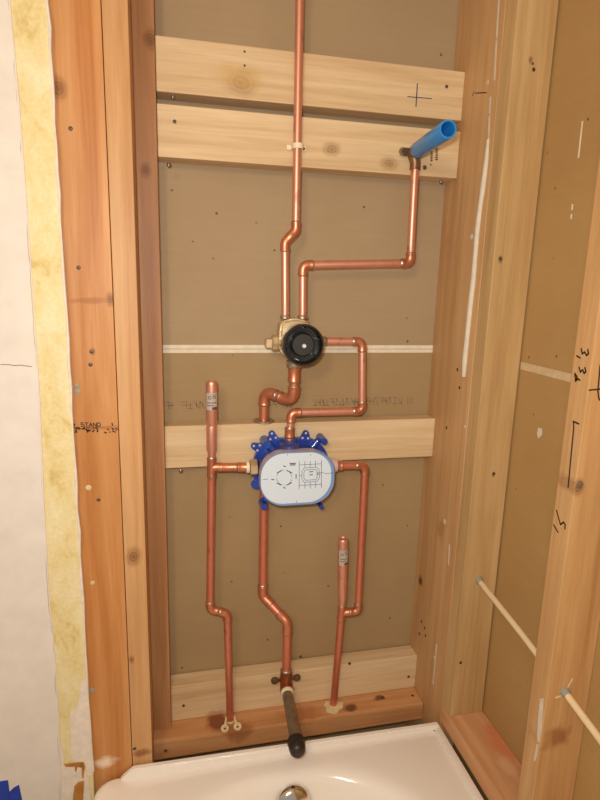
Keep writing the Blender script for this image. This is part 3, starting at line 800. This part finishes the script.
# ------------------------------------------------------------------ left supply: arrester, tee, drop
tee_c = px(211, 467.5, .110)
e_in = px(249, 467.5, .107)
lo = px(229.6, 722.5, .110); lo = Vector((lo.x, .110, PLATE_Z + .0006))
k1 = px(209.3, 609.5, .110); k2 = px(226.5, 613.8, .108)
t = run('supply_pipe', 'left copper supply pipe with a sideways jog, ending in white bracket ears on the plate', [tee_c, k1, k2, lo], R12, 'copper_red', [.016, .016])
pipe(t, tee_c, e_in, R12)
def tee(parent, c, d_up, d_side, r, half=.020):
    e = obj('tee_fitting', lathe(c - d_up * half, d_up, [(0, r * 1.22), (.003, r * 1.22), (.005, r * 1.16), (half * 2 - .005, r * 1.16), (half * 2 - .003, r * 1.22), (half * 2, r * 1.22)], 20), MT['copper_fit'], parent, True)
    obj('tee_branch', lathe(c, d_side, [(0, r * 1.16), (half - .004, r * 1.16), (half - .003, r * 1.22), (half, r * 1.22)], 20), MT['copper_fit'], e, True)
    for d, s in ((d_up, 1), (-d_up, 1), (d_side, 1)): ring(e, c + d * half, d, r)
    return e
up_ = (px(211, 390, .110) - tee_c).normalized()
tee(t, tee_c, up_, (e_in - tee_c).normalized(), R12)
coupling(t, px(237, 467.5, .108), px(247, 467.5, .107), R12, 'adapter', 'copper_fit', 1.26, False)
obj('thread_tape', lathe(px(245.5, 467.5, .107), (1, 0, 0), [(0, .0122), (.006, .0125), (.0065, .011)], 18), MT['white_plastic'], t, True)
coupling(t, px(218, 467.5, .1095), px(235.5, 467.5, .108), R12, 'coupling', 'copper_fit', 1.13, True)

def arrester(label, base, top, grp, parent_r=R12):
    d = (top - base).normalized(); L_ = (top - base).length
    a = thing('water_hammer_arrester', label, 'pipe fitting', base, grp)
    r1, r2 = .0114, .0106
    obj('lower_barrel', lathe(base, d, [(0, parent_r * 1.02), (L_ * .06, parent_r * 1.02), (L_ * .11, r2), (L_ * .40, r2), (L_ * .425, r2 * .93)], 22), MT['copper'], a, True)
    bmu = lathe(base, d, [(L_ * .425, r2 * .93), (L_ * .45, r1), (L_ * .96, r1), (L_ * .99, r1 * .96), (L_, r1 * .86), (L_ * .985, r1 * .70), (L_ * .98, r1 * .3)], 22)
    obj('upper_barrel', bmu, MT['copper'], a, True)
    # wrapped label facing the room
    bm = bmesh.new(); z0, z1 = L_ * .64, L_ * .86
    side = Vector((1, 0, 0)); side = (side - d * side.dot(d)).normalized(); fr_ = side.cross(d)
    if fr_.y > 0: fr_ = -fr_
    vs = []
    for k in range(9):
        an = math.radians(-62 + 124 * k / 8)
        o_ = (fr_ * math.cos(an) + side * math.sin(an)) * (r1 + .0003)
        vs.append((bm.verts.new(base + d * z0 + o_), bm.verts.new(base + d * z1 + o_)))
    for a_, b_ in zip(vs[:-1], vs[1:]): bm.faces.new((a_[0], b_[0], b_[1], a_[1]))
    lab = obj('label', bm, MT['paper_label'], a, True)
    an = math.radians(-22); o_ = (fr_ * math.cos(an) + side * math.sin(an)); c = base + d * (L_ * .80) + o_ * (r1 + .0001)
    obj('printed_ring', lathe(c, o_, [(0, .0034), (.0004, .0034), (.0004, .0022), (0, .0022)], 16, caps=False), MT['bronze_dark'], lab)
    bm = bmesh.new()
    for (za, lo_, hi_, th) in ((.835, 4, 46, .0007), (.815, 4, 40, .0007), (.795, 4, 46, .0007), (.735, -48, 48, .0009), (.700, -48, 20, .0008), (.662, 2, 58, .0028)):
        prev = None
        for j in range(7):
            an = math.radians(lo_ + (hi_ - lo_) * j / 6); o_ = (fr_ * math.cos(an) + side * math.sin(an)) * (r1 + .0004)
            cur = (bm.verts.new(base + d * (L_ * za - th) + o_), bm.verts.new(base + d * (L_ * za + th) + o_))
            if prev: bm.faces.new((prev[0], cur[0], cur[1], prev[1]))
            prev = cur
    obj('printed_lines', bm, MT['bronze_dark'], lab)['kind'] = 'stuff'
    return a
arrester('fat copper arrester capsule with printed label on left supply pipe beside the blue box', tee_c + up_ * .0205, px(211, 381.5, .110), None)

# clip with two white ears under the left pipe
c0 = lo
clip = thing('pipe_bracket', 'white bracket with two round ears at foot of left supply pipe', 'bracket', lo)
for s in (-1, 1):
    n_ = Vector((0, -.45, 1)).normalized()
    cc = lo + Vector((s * .0140, -.023, .0045))
    ob = obj('bracket_ear', lathe(cc - n_ * .0014, n_, [(0, .0088), (.0028, .0088)], 16), MT['foam'], clip)
    obj('bracket_hole', lathe(cc + n_ * .0014, n_, [(0, .003), (.0003, .003)], 10), MT['nail'], ob)
    obj('bracket_arm', tube([lo + Vector((s * .0095, 0, .013)), lo + Vector((s * .0105, -.008, .0085)), cc], [.002, .003, .004], 8), MT['foam'], clip, True)
obj('bracket_band', lathe(lo + Vector((0, 0, .001)), (0, 0, 1), [(0, .0098), (.004, .0098), (.0045, .0085)], 18), MT['foam'], clip, True)

# ------------------------------------------------------------------ right supply: elbow, drop, tee, arrester
q0 = px(336, 466, .106); q1 = px(364.3, 465.8, .108)
q2 = px(357.3, 611.5, .110); tc2 = px(340.8, 613.2, .112)
t = run('supply_pipe', 'right copper supply pipe dropping from the blue box to a low tee and the plate', [q0, q1, q2, tc2], R12, 'copper_red')
lo2 = px(333, 707, .112); lo2 = Vector((lo2.x - .001, .112, PLATE_Z + .0006))
pipe(t, tc2, lo2, R12, 'copper_red')
up2 = (tc2 - lo2).normalized()
tee(t, tc2, up2, (q2 - tc2).normalized(), R12, .017)
coupling(t, px(335.5, 466, .106), px(341, 466, .106), R12, 'coupling', 'copper_fit', 1.35)
arrester('fat copper arrester capsule with printed label standing on the low tee of right supply pipe', tc2 + up2 * .0175, px(342.5, 539, .112), None)
fo = tag(obj('caulk_collar', lathe(Vector((lo2.x, lo2.y - .004, PLATE_Z + .0004)), (0, 0, 1), [(0, .024), (.0025, .023), (.004, .016), (.0055, .009)], 18), MT['foam'], None, True, origin=lo2),
    'blob of dried cream caulk around the foot of right supply pipe', 'caulk')
for v in fo.data.vertices:
    a = math.atan2(v.co.y, v.co.x); f = 1 + .16 * math.sin(3 * a + 1) + .1 * math.sin(7 * a)
    v.co.x *= f; v.co.y *= f * .8

# ------------------------------------------------------------------ tub spout pipe
d0 = Vector((at(263.2, 500, Y=.158).x, .158, 1.066)); d0b = px(262.6, 593.5, .158)
d1 = px(263.0, 596, .155); d2 = px(286.8, 622.5, .118); d3 = px(285.6, 672, .112)
R58 = .0098
d1 = Vector((d0.x, .156, d1.z))
t = run('spout_pipe', 'copper pipe with a slanted offset running from behind the blue box to the spout elbow', [d0, d1, d2, d3], R58, 'copper_red', [.026, .026], True, .02)
sc = px(285.8, 686.5, .108)
de = obj('drop_ear_elbow', tube([d3 + Vector((0, 0, .004)), d3 + Vector((0, 0, 0)), sc + Vector((0, .004, .008)), sc + Vector((0, 0, 0)), sc + Vector((-.0015, -.012, 0)), sc + Vector((-.002, -.020, 0))],
    [.0135, .0135, .0142, .0150, .0155, .0155], 20), MT['bronze_red'], t, True)
ring(de, d3 + Vector((0, 0, .004)), Vector((0, 0, 1)), R58 * 1.15)
for s in (-1, 1):
    c = sc + Vector((s * .026, .010, .012))
    e = obj('mounting_ear', lathe(c, (0, -1, 0), [(0, .0085), (.0035, .0085)], 16), MT['bronze_dark'], de)
    obj('screw', lathe(c + Vector((0, -.004, 0)), (0, -1, 0), [(0, .005), (.0014, .005)], 10), MT['steel'], e)
    obj('ear_web', bm_box(min(sc.x, c.x), max(sc.x, c.x), c.y - .002, c.y + .002, c.z - .006, c.z + .005, .001), MT['bronze_red'], de)
nb = sc + Vector((-.002, -.018, 0)); ne = Vector((-.3455, -.052, .5425)); nd = (ne - nb).normalized(); nl = (ne - nb).length
sp = thing('spout_nipple', 'grey threaded steel nipple with black end cap reaching out over the tub', 'pipe fitting', nb)
obj('thread_tape', lathe(nb, nd, [(0, .0148), (.004, .0150), (.008, .0142), (.010, .0128)], 20), MT['white_plastic'], sp, True)
obj('nipple_tube', lathe(nb, nd, [(0, .0120), (nl - .004, .0120)], 24), MT['galv'], sp, True)
cb = ne - nd * .006
cap = obj('end_cap', lathe(cb, nd, [(0, .0155), (.001, .0176), (.007, .0182), (.009, .0170), (.011, .0168), (.019, .0168), (.028, .0152), (.033, .0115), (.035, .005), (.0353, .0005)], 28), MT['iron'], sp, True)

# ------------------------------------------------------------------ small things
p = at(297.2, 147, Y=YP); pu = (px(299.3, 0) - px(295.2, 231)).normalized()
cl = thing('pipe_clip', 'small cream plastic strap holding the riser pipe to the blocking board', 'pipe clip', p)
bm = bmesh.new(); pr_ = []
for k in range(13):
    a = math.pi * k / 12; pr_.append((math.cos(a) * .0105, -math.sin(a) * .0105))
prof = [(.0105, .0155)] + pr_ + [(-.0105, .0155)]
inner = [(x * .80, y * .80 if y < 0 else y) for x, y in prof]
P = [Vector((p.x + x, p.y + y, p.z - .004)) for x, y in prof] + [Vector((p.x + x, p.y + y, p.z - .004)) for x, y in inner[::-1]]
obj('strap', prism(P, (0, 0, .009)), MT['white_plastic'], cl)
for s in (-1, 1):
    f_ = obj('foot', bm_box(p.x + s * .0085 - (.010 if s < 0 else 0), p.x + s * .0085 + (.010 if s > 0 else 0), .1248, .1279, p.z - .004, p.z + .005, .0006), MT['white_plastic'], cl)
obj('nail_head', lathe(Vector((p.x + .0145, .1248, p.z)), (0, -1, 0), [(0, .0028), (.001, .0025)], 10), MT['nail'], cl)

# white cable through both studs of the long wall
ca = at(478.5, 580.5, Y=-.038); cb = at(564, 692, Y=-.3155); cdir = (cb - ca)
pts = [ca + Vector((0, .004, 0)), ca.lerp(cb, .25) + Vector((0, 0, .001)), ca.lerp(cb, .5) + Vector((0, 0, .003)), ca.lerp(cb, .75) + Vector((0, 0, .003)), cb, cb + cdir * .3 - Vector((0, 0, .002)), cb + cdir * .7 - Vector((0, 0, .006)), cb + cdir * 1.2]
cab = thing('cable', 'cream white cable running through the drilled studs of the long wall', 'cable', pts[-1])
def smooth(P, k=6):
    out = []
    for i in range(len(P) - 1):
        a = P[max(i - 1, 0)]; b = P[i]; c = P[i + 1]; d = P[min(i + 2, len(P) - 1)]
        for j in range(k):
            t_ = j / k
            out.append(.5 * ((2 * b) + (-a + c) * t_ + (2 * a - 5 * b + 4 * c - d) * t_ ** 2 + (-a + 3 * b - 3 * c + d) * t_ ** 3))
    out.append(P[-1]); return out
obj('cable_sheath', tube(smooth(pts), .0058, 12), MT['cable'], cab, True)
for c in (ca, cb):
    obj('cable_collar', lathe(c + Vector((0, .001, 0)), (cdir).normalized(), [(0, .0085), (.006, .0075), (.010, .0058)], 12), MT['clip_grey'], cab, True)
bm = strokes([[(555, 698), (561, 696), (567, 688), (572, 679)]], ('Y', -.3155), -1, .0025, .0006)
obj('wood_splinter', bm, MT['cable'], st2)
# painter's tape on the wall at the bottom left
P = [at(u, v, Y=-.0150) for u, v in ((-14, 786), (-6, 784), (0, 781.5), (7.5, 780.5), (9, 792), (13, 788), (18.5, 785), (21, 797), (24, 812), (20, 830), (-14, 832))]
tag(obj('painter_tape', prism(P, (0, -.0004, 0)), MT['painter_tape'], None, origin=P[-1]), 'torn blue masking tape stuck low on the white wall', 'tape')
